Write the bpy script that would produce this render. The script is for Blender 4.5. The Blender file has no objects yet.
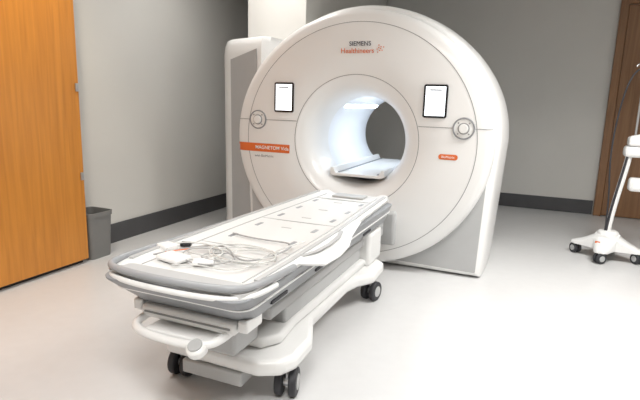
import bpy, bmesh, math, random
from mathutils import Vector, Matrix
random.seed(4)
S=bpy.context.scene
try:
    S.view_settings.view_transform='Standard'
    S.view_settings.look='None'
except Exception as e: print(e)

# ---------------- materials ----------------
def mat(name,col,rough=.5,metal=0,emit=None,es=0,noise=.0,nscale=8,bump=0,coat=0):
    m=bpy.data.materials.new(name); m.use_nodes=True
    nt=m.node_tree; b=nt.nodes['Principled BSDF']
    b.inputs['Base Color'].default_value=(*col,1)
    b.inputs['Roughness'].default_value=rough
    b.inputs['Metallic'].default_value=metal
    b.inputs['Coat Weight'].default_value=coat
    if emit:
        b.inputs['Emission Color'].default_value=(*emit,1); b.inputs['Emission Strength'].default_value=es
    tc=nt.nodes.new('ShaderNodeTexCoord'); n=nt.nodes.new('ShaderNodeTexNoise')
    n.inputs['Scale'].default_value=nscale; n.inputs['Detail'].default_value=4
    nt.links.new(tc.outputs['Object'],n.inputs['Vector'])
    if noise>0:
        r=nt.nodes.new('ShaderNodeValToRGB')
        r.color_ramp.elements[0].position=.3; r.color_ramp.elements[1].position=.7
        r.color_ramp.elements[0].color=(*[c*(1-noise) for c in col],1)
        r.color_ramp.elements[1].color=(*[min(1,c*(1+noise)) for c in col],1)
        nt.links.new(n.outputs['Fac'],r.inputs['Fac']); nt.links.new(r.outputs['Color'],b.inputs['Base Color'])
    if bump>0:
        bp=nt.nodes.new('ShaderNodeBump'); bp.inputs['Strength'].default_value=bump; bp.inputs['Distance'].default_value=.01
        nt.links.new(n.outputs['Fac'],bp.inputs['Height']); nt.links.new(bp.outputs['Normal'],b.inputs['Normal'])
    return m
def wood(name,c1,c2,rough=.35):
    m=mat(name,c1,rough); nt=m.node_tree; b=nt.nodes['Principled BSDF']
    tc=nt.nodes.new('ShaderNodeTexCoord'); mp=nt.nodes.new('ShaderNodeMapping')
    mp.inputs['Scale'].default_value=(14,14,.7)
    n=nt.nodes.new('ShaderNodeTexNoise'); n.inputs['Scale'].default_value=2.2; n.inputs['Detail'].default_value=7
    n.inputs['Distortion'].default_value=.6
    r=nt.nodes.new('ShaderNodeValToRGB'); r.color_ramp.elements[0].position=.3; r.color_ramp.elements[1].position=.72
    r.color_ramp.elements[0].color=(*c1,1); r.color_ramp.elements[1].color=(*c2,1)
    nt.links.new(tc.outputs['Object'],mp.inputs['Vector']); nt.links.new(mp.outputs['Vector'],n.inputs['Vector'])
    nt.links.new(n.outputs['Fac'],r.inputs['Fac']); nt.links.new(r.outputs['Color'],b.inputs['Base Color'])
    return m
M_white=mat('white_plastic',(.82,.82,.81),.3,noise=.012,nscale=3,coat=.15)
M_table=mat('tabletop_white',(.70,.70,.69),.4,noise=.012,nscale=3)
M_white2=mat('white_plastic_matte',(.78,.78,.77),.45,noise=.015)
M_grey=mat('grey_plastic',(.27,.28,.295),.4,noise=.02)
M_rim=mat('rim_grey',(.33,.34,.355),.35,noise=.02)
M_lgrey=mat('light_grey_plastic',(.47,.475,.475),.4,noise=.02)
M_panel=mat('side_panel_grey',(.42,.42,.42),.45,noise=.02)
M_seam=mat('seam_grey',(.30,.30,.30),.6)
M_seaml=mat('seam_light',(.42,.42,.42),.6)
M_dark=mat('dark_rubber',(.03,.03,.035),.55,noise=.1)
M_black=mat('black_gloss',(.012,.012,.014),.25)
M_screen=mat('screen_white',(.8,.85,.9),.3,emit=(.9,.95,1),es=1.3)
M_led=mat('bore_led',(.9,.95,1),.3,emit=(.82,.91,1),es=26)
M_bore=mat('bore_liner',(.82,.84,.87),.35,noise=.01)
M_orange=mat('orange_label',(.74,.16,.035),.5)
M_ink=mat('dark_ink',(.03,.03,.05),.5)
M_wtxt=mat('white_ink',(.9,.9,.9),.5)
M_metal=mat('brushed_metal',(.55,.55,.56),.3,metal=.9)
M_tube=mat('clear_tubing',(.62,.62,.60),.15)
M_tube2=mat('grey_cable',(.36,.36,.36),.35)
M_wall=mat('wall_paint',(.66,.65,.62),.75,noise=.02,nscale=2,bump=.03)
M_floor=mat('vinyl_floor',(.64,.64,.64),.30,noise=.015,nscale=14)
M_ceil=mat('ceiling_paint',(.5,.5,.49),.8,noise=.02)
M_base=mat('baseboard_vinyl',(.07,.07,.074),.5,noise=.05)
M_wood=wood('orange_wood',(.50,.19,.028),(.64,.26,.04))
M_wood2=wood('brown_wood',(.20,.10,.045),(.31,.16,.075))
M_bin=mat('bin_plastic',(.19,.19,.185),.5,noise=.04)
M_lamp=mat('lamp_diffuser',(.9,.9,.9),.5,emit=(1,.97,.92),es=5)

# ---------------- helpers ----------------
def empty(name,loc=(0,0,0)):
    e=bpy.data.objects.new(name,None); e.location=loc; S.collection.objects.link(e); e.empty_display_size=.1
    return e
def add(name,me,m,parent=None,smooth=True,angle=35,bevel=0,seg=3):
    o=bpy.data.objects.new(name,me); S.collection.objects.link(o)
    if m is not None and len(me.materials)==0: me.materials.append(m)
    if smooth and hasattr(me,'polygons'):
        for p in me.polygons: p.use_smooth=True
        try: me.set_sharp_from_angle(angle=math.radians(angle))
        except Exception as e: pass
    if bevel:
        bv=o.modifiers.new('b','BEVEL'); bv.width=bevel; bv.segments=seg; bv.limit_method='ANGLE'; bv.angle_limit=math.radians(30)
    if parent:
        o.parent=parent; o.matrix_parent_inverse=Matrix.Translation(parent.location).inverted()
    return o
def mesh(name,vs,fs):
    me=bpy.data.meshes.new(name); me.from_pydata([tuple(v) for v in vs],[],fs)
    bm=bmesh.new(); bm.from_mesh(me); bmesh.ops.recalc_face_normals(bm,faces=bm.faces); bm.to_mesh(me); bm.free()
    return me
def box(name,x0,x1,y0,y1,z0,z1,m,parent=None,bevel=0,seg=3,rotz=0,taper=1):
    cx,cy=(x0+x1)/2,(y0+y1)/2
    vs=[]
    for z,s in((z0,taper),(z1,1)):
        for x,y in((x0,y0),(x1,y0),(x1,y1),(x0,y1)):
            dx,dy=(x-cx)*s,(y-cy)*s
            c,sn=math.cos(rotz),math.sin(rotz)
            vs.append((cx+dx*c-dy*sn,cy+dx*sn+dy*c,z))
    fs=[(0,1,2,3),(4,5,6,7),(0,1,5,4),(1,2,6,5),(2,3,7,6),(3,0,4,7)]
    return add(name,mesh(name,vs,fs),m,parent,bevel=bevel,seg=seg,smooth=bevel>0)
def xk(r,a=0):
    return 1+(.045+.035*max(0,-math.cos(a)))*max(0,min(1,(r-.5)/.5))
def lathe(name,prof,m,parent=None,c=(0,1.02),n=128,angle=40,wide=False):
    vs=[];fs=[]
    for r,y in prof:
        for i in range(n):
            a=2*math.pi*i/n
            k=xk(r,a) if wide else 1
            vs.append((c[0]+k*r*math.cos(a),y,max(.003,c[1]+r*math.sin(a))))
    k=len(prof)
    for j in range(k-1):
        j2=(j+1)%k
        for i in range(n):
            i2=(i+1)%n; fs.append((j*n+i,j*n+i2,j2*n+i2,j2*n+i))
    return add(name,mesh(name,vs,fs),m,parent,angle=angle)
def loft(name,rings,m,parent=None,cap=True,angle=35,bevel=0):
    n=len(rings[0]); vs=[v for r in rings for v in r]; fs=[]
    for j in range(len(rings)-1):
        for i in range(n):
            i2=(i+1)%n; fs.append((j*n+i,j*n+i2,(j+1)*n+i2,(j+1)*n+i))
    if cap:
        fs.append(tuple(range(n))); fs.append(tuple((len(rings)-1)*n+i for i in range(n)))
    return add(name,mesh(name,vs,fs),m,parent,angle=angle,bevel=bevel)
def tube(name,pts,r,m,parent=None,smooth=True,cyc=False,res=10):
    cu=bpy.data.curves.new(name,'CURVE'); cu.dimensions='3D'; cu.bevel_depth=r; cu.bevel_resolution=4; cu.resolution_u=res; cu.use_fill_caps=True
    sp=cu.splines.new('NURBS' if smooth else 'POLY'); sp.points.add(len(pts)-1)
    for p,q in zip(sp.points,pts): p.co=(*q,1)
    if smooth: sp.order_u=min(4,len(pts)); sp.use_endpoint_u=not cyc
    sp.use_cyclic_u=cyc
    cu.materials.append(m)
    o=bpy.data.objects.new(name,cu); S.collection.objects.link(o)
    if parent: o.parent=parent; o.matrix_parent_inverse=Matrix.Translation(parent.location).inverted()
    return o
def cyl(name,p,axis,r,h,m,parent=None,bevel=.004,n=40,r2=None):
    me=bpy.data.meshes.new(name); bm=bmesh.new()
    bmesh.ops.create_cone(bm,cap_ends=True,segments=n,radius1=r,radius2=r if r2 is None else r2,depth=h)
    q=Vector(axis).to_track_quat('Z','Y').to_matrix().to_4x4()
    bmesh.ops.transform(bm,matrix=Matrix.Translation(p)@q,verts=bm.verts)
    bm.to_mesh(me); bm.free()
    return add(name,me,m,parent,bevel=bevel,seg=2)
def rrect(x0,x1,y0,y1,r,n=6):
    pts=[]
    for cx,cy,a0 in((x1-r,y0+r,-90),(x1-r,y1-r,0),(x0+r,y1-r,90),(x0+r,y0+r,180)):
        for i in range(n+1):
            a=math.radians(a0+90*i/n); pts.append((cx+r*math.cos(a),cy+r*math.sin(a)))
    return pts
def text(name,s,size,loc,m,parent,align='CENTER',bold=0):
    cu=bpy.data.curves.new(name,'FONT'); cu.body=s; cu.size=size; cu.align_x=align; cu.align_y='CENTER'; cu.extrude=.0008; cu.offset=bold
    cu.materials.append(m)
    o=bpy.data.objects.new(name,cu); S.collection.objects.link(o); o.location=loc; o.rotation_euler=(math.pi/2,0,0)
    o.parent=parent; o.matrix_parent_inverse=Matrix.Translation(parent.location).inverted()
    return o

# ---------------- room ----------------
XL,XR,YB,YF,H=-2.15,4.2,3.43,-5.6,2.95
box('floor',XL-.1,XR+.1,YF-.1,YB+.1,-.1,0,M_floor)
box('ceiling',XL-.1,XR+.1,YF-.1,YB+.1,H,H+.1,M_ceil)
box('wall_left',XL-.1,XL,YF-.1,YB+.1,0,H,M_wall)
box('wall_back',XL,XR,YB,YB+.1,0,H,M_wall)
box('wall_right',XR,XR+.1,YF-.1,YB+.1,0,H,M_wall)
box('wall_front',XL,XR,YF-.1,YF,0,H,M_wall)
box('baseboard_left',XL,XL+.018,-.9,YB-.02,0,.175,M_base,bevel=.004)
box('baseboard_back',XL+.02,2.10,YB-.018,YB,0,.18,M_base,bevel=.004)
box('baseboard_right',XR-.018,XR,YF,YB-.02,0,.165,M_base,bevel=.004)

# wood door on back wall
d=empty('door_1',(2.6,3.4,0))
box('leaf',2.20,3.14,YB-.05,YB-.002,.01,2.55,M_wood2,d,bevel=.004)
box('jamb_a',2.11,2.195,YB-.07,YB-.002,0,2.945,M_wood2,d,bevel=.004)
box('jamb_b',3.145,3.23,YB-.07,YB-.002,0,2.945,M_wood2,d,bevel=.004)
box('transom',2.196,3.144,YB-.05,YB-.002,2.56,2.945,M_wood2,d,bevel=.004)

# wood cabinet at left
c=empty('wooden_cabinet',(-2.0,-2.2,0))
box('carcass',XL+.003,-1.915,-3.6,-.915,.035,2.93,M_wood2,c)
for i,(a,b) in enumerate(((-1.86,-.91),(-2.80,-1.866),(-3.6,-2.806))):
    box('door_panel_%d'%i,-1.914,-1.885,a,b,.035,2.93,M_wood,c,bevel=.003)
box('toe_kick_shadow',XL+.003,-1.93,-3.6,-.93,0,.035,M_black,c)  # toe recess coloured black to paint in the shadow under the cabinet
for z in(1.37,.70):
    box('hinge_%d'%(z*10),-1.885,-1.872,-.945,-.920,z-.03,z+.03,M_metal,c,bevel=.004)

# waste bin
b=empty('waste_bin',(-2.0,-.76,0))
x0,x1,y0,y1=-2.125,-1.875,-.885,-.64
rings=[]
for z,s_ in((0,.84),(.02,.86),(.35,.97),(.35,1.02),(.385,1.03),(.385,.96),(.05,.8)):
    cx,cy=(x0+x1)/2,(y0+y1)/2
    rings.append([(cx+(p[0]-cx)*s_,cy+(p[1]-cy)*s_,z) for p in rrect(x0,x1,y0,y1,.04)])
loft('shell',rings,M_bin,b)

# ---------------- MRI scanner ----------------
s=empty('mri_scanner',(0,.7,0))
ZC=1.02
prof=[(.352,.34),(.356,.26),(.372,.17),(.40,.09),(.435,.045),(.47,.018),(.495,.006),(.505,.0),(.70,-.004),(.88,.0),(.95,.008),(.98,.02),(.995,.042),(1.003,.075),(1.005,.12),(1.005,.20)]
lathe('front_cover',prof,M_white,s,angle=60,wide=True)
def fy(r):
    for (r0,y0),(r1,y1) in zip(prof[7:],prof[8:]):
        if r0<=r<=r1 and r1>r0: return y0+(y1-y0)*(r-r0)/(r1-r0)
    return .2 if r>1 else 0
def ringseam(name,r,w,m,a0=0,a1=360,n=120):
    vs=[];fs=[]
    for i in range(n+1):
        a=math.radians(a0+(a1-a0)*i/n)
        for rr in(r-w/2,r+w/2): vs.append((xk(rr,a)*rr*math.cos(a),fy(rr)-.0015,ZC+rr*math.sin(a)))
    for i in range(n): fs.append((2*i,2*i+1,2*i+3,2*i+2))
    return add(name,mesh(name,vs,fs),m,s)
ringseam('bore_seam',.512,.005,M_seam)
ringseam('cover_seam',.90,.0045,M_seam)
def strip(name,x0,x1,z0,z1,m,n=24,off=.003):
    vs=[];fs=[]
    for i in range(n+1):
        x=x0+(x1-x0)*i/n
        for z in(z0,z1):
            r=math.hypot(x,z-ZC); r=math.hypot(x/xk(r,math.pi if x<0 else 0),z-ZC)
            vs.append((x,fy(min(r,1.0))-off,z))
    for i in range(n): fs.append((2*i,2*i+1,2*i+3,2*i+2))
    return add(name,mesh(name,vs,fs),m,s)
strip('seam_l',-1.05,-.94,1.155,1.160,M_seam)
strip('seam_l2',-.78,-.50,1.155,1.160,M_seam)
strip('seam_r',.50,.75,1.155,1.160,M_seam)
strip('seam_r2',.91,1.03,1.155,1.160,M_seam)
strip('orange_label',-1.072,-.56,.888,.958,M_orange)
text('label_text','MAGNETOM Vida',.041,(-.725,-.008,.923),M_wtxt,s,bold=.0002)
text('label_subtext','with BioMatrix',.03,(-.80,-.004,.852),M_seam,s)
vs=[(p[0],-.006,p[1]) for p in rrect(.665,.805,.925,.965,.019)]
add('orange_pill',mesh('pill',vs,[tuple(range(len(vs)))]),M_orange,s)
text('pill_text','BioMatrix',.024,(.735,-.009,.945),M_wtxt,s)
text('logo_text','SIEMENS',.047,(.02,-.009,1.757),M_ink,s,bold=0)
text('logo_subtext','Healthineers',.052,(.0,-.009,1.705),M_orange,s,bold=0)
for i in range(9):
    a=i*2.4; r=.008+.003*i
    cyl('logo_dot_%d'%i,(.175+r*math.cos(a),-.007,1.72+r*math.sin(a)),(0,1,0),.0040,.004,M_orange,s,bevel=0,n=10)
# screens + rotary controls
for k,sx in enumerate((-.615,.615)):
    z=1.345
    vs0=[[(p[0],y,p[1]) for p in rrect(sx-.087,sx+.087,z-.12,z+.12,.016)] for y in(.01,-.014)]
    loft('screen_frame_%d'%k,vs0,M_black,s)
    box('screen_%d'%k,sx-.072,sx+.072,-.017,-.013,z-.105,z+.105,M_screen,s)
    box('screen_bar_%d'%k,sx-.045,sx+.045,-.0185,-.016,z+.075,z+.085,M_seam,s)
    box('screen_bar_b%d'%k,sx-.055,sx+.03,-.0185,-.016,z-.08,z-.075,M_seam,s)
    ix=-.86 if k==0 else .83; iz=1.157
    iy=fy(math.hypot(ix,iz-ZC))
    lathe('control_ring_%d'%k,[(.068,iy-.004),(.071,iy-.011),(.077,iy-.011),(.080,iy-.002)],M_grey,s,c=(ix,iz),n=48)
    cyl('control_base_%d'%k,(ix,iy-.002,iz),(0,1,0),.070,.010,M_white,s)
    cyl('control_knob_%d'%k,(ix,iy-.014,iz),(0,1,0),.033,.022,M_white,s,bevel=.004)
    lathe('control_knob_ring_%d'%k,[(.034,iy-.006),(.035,iy-.012),(.041,iy-.012),(.042,iy-.006)],M_seam,s,c=(ix,iz),n=40)
    for j in range(4):
        a=math.radians(45+90*j)
        cyl('control_key_%d_%d'%(k,j),(ix+.055*math.cos(a),iy-.008,iz+.055*math.sin(a)),(0,1,0),.006,.004,M_seam,s,bevel=0,n=12)
# body (arch profile)
angs=sorted(set([i*2*math.pi/144-math.pi for i in range(144)]+[math.atan2(-ZC,1.0),math.atan2(-ZC,-1.0)]))
def rho(a,R=1.055,xf=1.0):
    if a>=0: return R
    ca,sa=math.cos(a),math.sin(a)
    t1=1e9
    if abs(ca)>1e-6: t1=R/(abs(ca)-(R-xf)*sa/ZC)
    t2=(ZC-.002)/(-sa) if sa<-1e-6 else 1e9
    return min(t1,t2)
def bpt(a,y,dr=0):
    r=rho(a)-dr
    return (1.03*r*math.cos(a),y,max(.002,ZC+r*math.sin(a)))
rings=[]
def ring(y,dr): return [bpt(a,y,dr) for a in angs]
for y,dr in((.14,.062),(.145,.04),(.165,.02),(.20,.006),(.28,-.004),(.5,-.018),(.8,-.02),(1.1,-.012),(1.3,.004),(1.42,.03),(1.5,.07),(1.54,.13)): rings.append(ring(y,dr))
rings.append([(.50*math.cos(a),1.56,ZC+.50*math.sin(a)) for a in angs])
loft('body_shell',rings,M_white,s,cap=False,angle=50)
front=[ring(.14,.062),[(.98*math.cos(a),.138,ZC+.98*math.sin(a)) for a in angs]]
loft('body_fascia',front,M_lgrey,s,cap=False)
def sidepatch(name,a0,a1,y0,y1,m,n=12):
    vs=[];fs=[]
    for i in range(n+1):
        a=a0+(a1-a0)*i/n
        for yy in(y0,y1):
            x,y,z=bpt(a,yy,-.022); vs.append((x,y,z))
    for i in range(n): fs.append((2*i,2*i+1,2*i+3,2*i+2))
    add(name,mesh(name,vs,fs),m,s)
ac=math.atan2(-ZC,1.0)
sidepatch('side_seam',ac+.01,math.pi/2,.70,.706,M_seam,40)
# bore
lathe('bore_liner',[(.352,.335),(.35,.5),(.35,1.36),(.36,1.43),(.39,1.50),(.44,1.545),(.50,1.56)],M_bore,s,angle=60)
for k,ad in enumerate((50,130)):
    vs=[];fs=[]
    for i in range(5):
        a=math.radians(ad-2.5+5*i/4)
        for y in(.40,1.35): vs.append((.347*math.cos(a),y,ZC+.347*math.sin(a)))
    for i in range(4): fs.append((2*i,2*i+1,2*i+3,2*i+2))
    add('bore_led_%d'%k,mesh('led',vs,fs),M_led,s)
# table bridge inside the bore
rr=[]
for y in(.10,1.45):
    rr.append([(x,y,z) for x,z in((-.23,.735),(-.23,.79),(-.205,.79),(-.185,.745),(.185,.745),(.205,.79),(.23,.79),(.23,.735),(.20,.722),(-.20,.722))])
loft('bore_bridge',rr,M_white,s,bevel=.004)
box('bore_bridge_rail_a',-.175,-.16,.14,1.43,.746,.752,M_grey,s)
box('bore_bridge_rail_b',.16,.175,.14,1.43,.746,.752,M_grey,s)
# left service housing
plan=[(-.95,.20),(-1.40,.37),(-1.47,.42),(-1.5,.50),(-1.5,1.2),(-1.45,1.3),(-.9,1.3),(-.9,.26)]
rings=[]
for z,k in((0.002,.97),(.1,.985),(1.72,1.0),(1.80,.985),(1.85,.95),(1.865,.90)):
    rings.append([(-.9+(x+.9)*k,.8+(y-.8)*(1-(1-k)*.6),z) for x,y in plan])
loft('side_housing',rings,M_white,s,angle=40)
def hp(x,z): return (x,.20+(-.95-x)*.17/.45-.008,z)
add('side_housing_panel',mesh('p',[hp(-1.0,.05),hp(-1.335,.05),hp(-1.355,1.68),hp(-1.0,1.76)],[(0,1,2,3)]),M_panel,s)
box('service_duct',-1.38,-.76,.70,YB-.03,1.86,H-.004,M_wall,s)
box('docking_receiver',-.20,.38,-.03,.3,.22,.50,M_lgrey,s,bevel=.03)

# ---------------- patient table ----------------
t=empty('patient_table',(.09,-1.2,0))
CX=.09
def xs(y):
    pts=[(-2.32,.30),(-2.28,.325),(-2.1,.335),(-1.3,.33),(-.9,.31),(-.25,.285)]
    for (a,w),(b2,w2) in zip(pts,pts[1:]):
        if a<=y<=b2: return w+(w2-w)*(y-a)/(b2-a)
    return pts[-1][1]
rings=[]
for y in(-2.32,-2.30,-2.25,-2.15,-1.9,-1.6,-1.3,-1.1,-.9,-.6,-.3,-.22,-.19):
    w=xs(max(min(y,-.25),-2.32)); 
    e=0
    if y<-2.2: e=(-2.2-y)*.2
    if y>-.25: w-=.03
    top=.650-e*.6
    rings.append([(CX+x,y,z) for x,z in((-w,.620),(-w-.004,.638),(-w+.012,top),(-w+.045,top),(-w+.085,.632),(-.1,.629),(.1,.629),(w-.085,.632),(w-.045,top),(w-.012,top),(w+.004,.638),(w,.620),(w-.05,.612),(-w+.05,.612))])
loft('tabletop',rings,M_table,t,angle=50)
# grey foot tray insert and grey edge rails
rg=[[(p[0],p[1],z) for p in rrect(CX-.29,CX+.29,-2.325,-2.225,.045)] for z in(.626,.642)]
loft('foot_tray_insert',rg,M_lgrey,t,bevel=.003)
for sg in(-1,1):
    rg=[]
    for y in(-2.2,-1.92,-1.6,-1.3,-.9,-.6,-.28):
        w=xs(y)
        rg.append([(CX+sg*(w-.040),y,.646),(CX+sg*(w-.040),y,.656),(CX+sg*(w-.018),y,.656),(CX+sg*(w-.018),y,.646)])
    loft('edge_rail_%d'%sg,rg,M_lgrey,t,bevel=.002)
rim=[(CX-.318,-1.10,.632),(CX-.336,-1.4,.633),(CX-.342,-1.8,.638),(CX-.345,-2.12,.648),(CX-.332,-2.29,.655),(CX-.26,-2.345,.657),(CX,-2.365,.657),(CX+.26,-2.345,.657),(CX+.332,-2.29,.655),(CX+.342,-2.12,.648),(CX+.336,-1.95,.636)]
tube('foot_rim',rim,.014,M_rim,t)
tube('foot_rim_lower',[(x+(.004 if x>CX else -.004),y-.004,.618) for x,y,z in rim[3:8+2]],.011,M_white,t)
def skirt(name,lv,m,y1=-.28,w=.33,r=.07,y0=-2.36):
    rg=[]
    for z,i,f in lv:
        rg.append([(p[0],p[1],z) for p in rrect(CX-w+i,CX+w-i,y0+f,y1,r)])
    return loft(name,rg,m,t,angle=35,bevel=.003)
skirt('side_skirt',[(.470,.075,.165),(.484,.05,.145),(.606,.0,.01),(.616,.0,.006)],M_grey)
skirt('side_stripe',[(.552,.0155,.064),(.564,.0105,.050)],M_white2,y0=-2.355)
skirt('under_tray',[(.415,.15,.2),(.470,.10,.17)],M_white2)
for i,yy in enumerate((-2.0,-1.55,-.8)):
    box('skirt_slot_%d'%i,CX+.28,CX+.300,yy-.07,yy+.07,.508,.522,M_dark,t)
box('lift_upper',CX-.2,CX+.22,-1.93,-.4,.36,.425,M_panel,t,bevel=.015)
box('lift_cover',CX-.19,CX+.2,-1.75,-.5,.26,.36,M_lgrey,t,bevel=.015)
def plate(name,pl,z0,z1,m,bev=.025):
    rg=[[(CX+x,y,z) for x,y in pl] for z in(z0,z1)]
    return loft(name,rg,m,t,angle=35,bevel=bev)
pl=[(-.27,-2.04),(-.30,-1.98),(-.31,-1.80),(-.27,-1.68),(-.20,-1.56),(-.20,-.92),(-.26,-.80),(-.31,-.72),(-.31,-.46),(-.27,-.40),(.27,-.40),(.33,-.46),(.34,-.72),(.27,-.84),(.24,-.95),(.24,-1.5),(.29,-1.62),(.34,-1.74),(.345,-1.92),(.31,-2.0),(.22,-2.05)]
plate('base_deck',pl,.15,.225,M_white,.025)
pl2=[(-.2,-1.94),(-.22,-1.78),(-.2,-.5),(.2,-.5),(.24,-.62),(.22,-1.66),(.24,-1.86),(.18,-1.95)]
plate('base_upper',pl2,.225,.275,M_white,.018)
box('base_front_box',CX-.17,CX+.14,-2.05,-1.93,.085,.15,M_lgrey,t,bevel=.008)
box('head_pillar',CX-.2,CX+.27,-.62,-.34,.22,.46,M_white,t,bevel=.03)
box('dock_arm',CX-.18,CX+.2,-.36,-.035,.30,.44,M_lgrey,t,bevel=.02)
def caster(par,x,y,r=.062,rot=0,tag='a',w=.022,gap=.032,m=M_dark):
    ax=Vector((math.cos(rot),math.sin(rot),0))
    for k in(-1,1):
        p=Vector((x,y,r))+ax*gap*k
        cyl('wheel_%s%d'%(tag,k),p,ax,r,w*2*.8,m,par,bevel=.008)
        cyl('hub_%s%d'%(tag,k),p+ax*k*(w*.82),ax,r*.55,.006,M_lgrey,par,bevel=.002)
    cyl('stem_%s'%tag,(x,y,r*1.7),(0,0,1),.016,r*1.4,M_metal,par)
    cyl('fork_%s'%tag,(x,y,r),ax,r*.35,gap*1.9,M_metal,par)
for i,(x,y,ro) in enumerate(((CX+.28,-1.88,.25),(CX-.25,-1.94,.1),(CX+.29,-.62,-.2),(CX-.26,-.62,.3))):
    caster(t,x,y,.066,ro,'c%d_'%i)
# foot end assembly
box('foot_bracket',CX-.22,CX+.23,-2.24,-2.10,.425,.478,M_white,t,bevel=.014)
box('foot_bracket_gap',CX-.20,CX+.21,-2.243,-2.23,.448,.455,M_seam,t)
tube('foot_handle',[(CX-.20,-2.16,.43),(CX-.225,-2.27,.418),(CX-.19,-2.325,.408),(CX,-2.335,.404),(CX+.15,-2.325,.406),(CX+.195,-2.27,.415),(CX+.19,-2.16,.43)],.017,M_white,t)
box('foot_handle_plate',CX-.15,CX+.15,-2.30,-2.16,.395,.414,M_white,t,bevel=.008)
cyl('pedal_cup',(CX+.12,-2.325,.394),(0,-.5,1),.040,.04,M_white,t,bevel=.01)
cyl('pedal_cup_in',(CX+.12,-2.337,.414),(0,-.5,1),.028,.010,M_lgrey,t,bevel=.003)
box('foot_bracket_lower',CX-.12,CX+.16,-2.13,-1.93,.27,.43,M_panel,t,bevel=.015)
box('foot_latch_a',CX-.27,CX-.225,-2.23,-2.13,.44,.49,M_white,t,bevel=.01)
box('foot_latch_b',CX+.235,CX+.28,-2.23,-2.11,.44,.49,M_white,t,bevel=.01)
# side arm rail (thin flared handle)
for sg,tag in((1,'r'),(-1,'l')):
    rg=[]
    for y,o1,z0,z1 in((-1.90,.332,.628,.652),(-1.84,.36,.612,.652),(-1.76,.395,.592,.640),(-1.6,.405,.588,.636),(-1.45,.395,.596,.642),(-1.32,.365,.615,.652),(-1.05,.325,.63,.656)):
        if sg<0: o1=min(o1,.345); 
        rg.append([(CX+sg*.30,y,z0+.004),(CX+sg*o1,y,z0),(CX+sg*(o1+.010),y,z0+.010),(CX+sg*(o1-.004),y,z1-.012),(CX+sg*(o1-.03),y,z1-.004),(CX+sg*.30,y,.654)])
    loft('arm_rail_'+tag,rg,M_white,t,angle=45)
rg=[]
for y,o1 in((-1.84,.345),(-1.74,.375),(-1.6,.383),(-1.45,.372),(-1.34,.345)):
    rg.append([(CX+(o1-.035),y,.6535),(CX+(o1-.015),y,.6515),(CX+(o1-.015),y,.649),(CX+(o1-.035),y,.649)])
loft('arm_rail_groove',rg,M_panel,t)
# top detailing
for sg in(-1,1):
    pts=[(CX+sg*(xs(y)-.088),y,.6335) for y in(-2.2,-1.9,-1.6,-1.3,-.9,-.6,-.25)]
    tube('edge_seam_%d'%sg,pts,.0024,M_seaml,t)
for i,yy in enumerate((-1.62,-1.35,-1.08,-.82,-.55)):
    for xx in(-.17,.17):
        box('slot_%d_%d'%(i,xx*100),CX+xx-.011,CX+xx+.011,yy-.035,yy+.035,.6275,.6335,M_rim if i%2 else M_grey,t,bevel=.003)
    box('center_mark_%d'%i,CX-.03,CX+.03,yy-.004,yy+.004,.6275,.6305,M_seaml,t)
box('cross_seam',CX-.24,CX+.24,-1.203,-1.199,.6275,.6325,M_seaml,t)
box('cross_seam_b',CX-.22,CX+.22,-.45,-.444,.6275,.6325,M_seam,t)
box('cross_seam_c',CX-.24,CX+.24,-1.79,-1.786,.6275,.6325,M_seaml,t)
box('head_connector',CX-.12,CX+.12,-.36,-.24,.63,.645,M_lgrey,t,bevel=.006)

# ---------------- cables on the table ----------------
cb=empty('coil_cables',(.0,-1.95,.63))
def loops(name,cx,cy,r,n,rad,m):
    pts=[]
    for i in range(n*8):
        a=i/8*2*math.pi
        rr=r*(.85+.35*math.sin(i*.37)+random.uniform(-.06,.06))
        pts.append((cx+1.3*rr*math.cos(a)+.010*i/8,cy+rr*math.sin(a)*.9,.640+.005*(i%5)*.5+abs(math.sin(i*.5))*.012))
    tube(name,pts,rad,m,cb)
loops('cable_a',-.03,-1.99,.11,2,.0035,M_tube)
loops('cable_b',.18,-1.93,.125,3,.0035,M_tube)
loops('cable_e',.07,-2.03,.10,2,.003,M_tube2)
tube('cable_c',[(-.18,-2.1,.642),(-.1,-1.95,.65),(0,-1.82,.645),(.12,-1.95,.655),(.24,-2.05,.645),(.34,-1.85,.66),(.29,-1.62,.645),(.1,-1.68,.64),(-.08,-1.62,.64)],.004,M_tube2,cb)
tube('cable_d',[(-.02,-2.18,.642),(.08,-2.12,.65),(.2,-2.18,.645),(.32,-2.05,.650),(.24,-1.85,.645),(.34,-1.65,.66)],.003,M_tube,cb)
box('connector_black',-.175,-.125,-1.93,-1.895,.636,.656,M_black,cb,bevel=.006,rotz=.4)
box('connector_white',-.23,-.15,-2.03,-1.96,.636,.665,M_white,cb,bevel=.01,rotz=-.3)
box('sensor_pad',-.13,.0,-2.15,-2.06,.636,.660,M_white,cb,bevel=.01,rotz=-.2)
box('sensor_pad_b',.03,.12,-2.12,-2.06,.636,.655,M_white2,cb,bevel=.01,rotz=.5)
tube('lead_orange',[(-.16,-2.06,.645),(-.1,-2.0,.65),(-.05,-1.93,.65),(-.0,-1.90,.645)],.0025,M_orange,cb)

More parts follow.
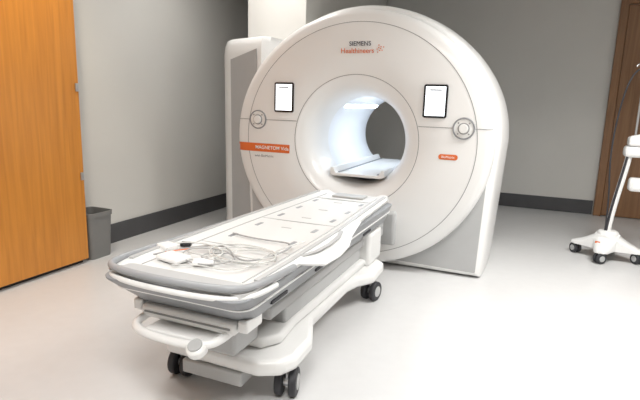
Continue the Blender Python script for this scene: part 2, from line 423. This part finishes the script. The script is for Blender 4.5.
# ---------------- injector stand ----------------
j=empty('contrast_injector_stand',(2.01,1.30,0))
wh=[(1.77,1.375),(1.94,1.08),(2.246,1.225),(2.08,1.53)]
C0=Vector((2.01,1.30,0))
for i,(x,y) in enumerate(wh):
    caster(j,x,y,.048,math.atan2(y-1.3,x-2.01)+.9,'s%d_'%i,w=.016,gap=.02)
    dv=(Vector((x,y,0))-C0); p=Vector((-dv.y,dv.x,0)).normalized()
    rg=[]
    for f,w,z0,z1 in((0,.10,.095,.25),(.35,.095,.095,.215),(.7,.07,.095,.165),(1.0,.055,.095,.135),(1.15,.03,.097,.12)):
        q=C0+dv*f
        rg.append([tuple(q+p*w+Vector((0,0,z0))),tuple(q+p*w+Vector((0,0,z1-.02))),tuple(q+p*w*.6+Vector((0,0,z1))),tuple(q-p*w*.6+Vector((0,0,z1))),tuple(q-p*w+Vector((0,0,z1-.02))),tuple(q-p*w+Vector((0,0,z0)))])
    loft('leg_%d'%i,rg,M_white,j,angle=50)
cyl('base_hub',(2.01,1.30,.18),(0,0,1),.12,.16,M_white,j,bevel=.02,r2=.08)
box('base_badge',1.90,1.94,1.165,1.172,.15,.175,M_orange,j,rotz=-.5)
tube('mast',[(2.0,1.30,.2),(2.01,1.31,.36),(2.04,1.33,.58),(2.08,1.35,.80),(2.10,1.36,.98),(2.11,1.36,1.1)],.026,M_white,j)
tube('mast_trim',[(1.985,1.275,.22),(1.995,1.285,.38),(2.025,1.30,.6),(2.065,1.32,.82),(2.085,1.33,.98)],.010,M_dark,j)
box('injector_body',2.05,2.34,1.30,1.44,.92,1.02,M_white,j,bevel=.03)
box('injector_head',2.07,2.19,1.29,1.42,1.02,1.10,M_white,j,bevel=.02)
cyl('syringe_a',(2.18,1.30,1.11),(.9,-.3,.25),.022,.2,M_white2,j)
box('side_pack',2.12,2.26,1.32,1.43,.62,.74,M_white,j,bevel=.03)
cyl('pole',(2.12,1.36,1.38),(0,0,1),.009,.64,M_metal,j)
tube('pole_hook',[(2.12,1.36,1.68),(2.115,1.35,1.72),(2.07,1.34,1.73),(2.05,1.33,1.69)],.006,M_metal,j)
tube('cable',[(2.1,1.34,1.68),(2.03,1.30,1.66),(1.97,1.28,1.45),(1.94,1.27,1.1),(1.94,1.26,.8),(1.98,1.28,.55),(1.98,1.28,.25)],.007,M_dark,j)

# ---------------- lights ----------------
def area(name,loc,sx,sy,power,col=(1,.985,.96),spread=150):
    L=empty(name,loc)
    x,y,z=loc
    box('housing',x-sx/2-.03,x+sx/2+.03,y-sy/2-.03,y+sy/2+.03,H-.03,H-.001,M_white2,L)
    box('diffuser',x-sx/2,x+sx/2,y-sy/2,y+sy/2,H-.036,H-.030,M_lamp,L)
    ld=bpy.data.lights.new('lamp','AREA'); ld.shape='RECTANGLE'; ld.size=sx; ld.size_y=sy; ld.energy=power; ld.color=col; ld.spread=math.radians(spread)
    o=bpy.data.objects.new('lamp',ld); S.collection.objects.link(o); o.location=(x,y,H-.045)
    o.parent=L; o.matrix_parent_inverse=Matrix.Translation(L.location).inverted()
area('ceiling_light',(.9,-3.6,H),1.2,.6,64,spread=155)
area('ceiling_light.001',(2.3,-.5,H),1.2,.6,76,spread=140)
area('ceiling_light.002',(-.9,-2.2,H),.6,.6,9,spread=140)
area('ceiling_light.003',(-1.0,.1,H),.5,.5,13,spread=160)
def spot(name,loc,power,col,ang,blend,tgt,rad=.05):
    L=empty(name,loc)
    cyl('can',(loc[0],loc[1],H-.02),(0,0,1),.07,.04,M_white2,L)
    ld=bpy.data.lights.new('lamp','SPOT'); ld.energy=power; ld.color=col; ld.spot_size=math.radians(ang); ld.spot_blend=blend; ld.shadow_soft_size=rad
    o=bpy.data.objects.new('lamp',ld); S.collection.objects.link(o); o.location=(loc[0],loc[1],H-.08)
    o.rotation_euler=(Vector(tgt)-o.location).to_track_quat('-Z','Y').to_euler()
    o.parent=L; o.matrix_parent_inverse=Matrix.Translation(L.location).inverted()
spot('downlight',(-1.35,-1.5,H),60,(1,.85,.62),100,.9,(-1.95,-1.5,1.9))
w=bpy.data.worlds.new('w'); S.world=w; w.use_nodes=True
w.node_tree.nodes['Background'].inputs[0].default_value=(.05,.05,.05,1)

# ---------------- camera ----------------
yaw,pit,rol=math.radians(22.5),math.radians(11),math.radians(1.7)
Hd=Vector((-math.sin(yaw),math.cos(yaw),0)); r0=Vector((math.cos(yaw),math.sin(yaw),0)); Z=Vector((0,0,1))
F=Hd*math.cos(pit)-Z*math.sin(pit); U0=Hd*math.sin(pit)+Z*math.cos(pit)
R=r0*math.cos(rol)+U0*math.sin(rol); U=U0*math.cos(rol)-r0*math.sin(rol)
cd=bpy.data.cameras.new('cam'); cd.sensor_width=36; cd.lens=28.125; cd.clip_start=.05
co=bpy.data.objects.new('camera',cd); S.collection.objects.link(co)
mw=Matrix((R,U,-F)).transposed().to_4x4(); mw.translation=(1.28,-3.75,1.31); co.matrix_world=mw
S.camera=co
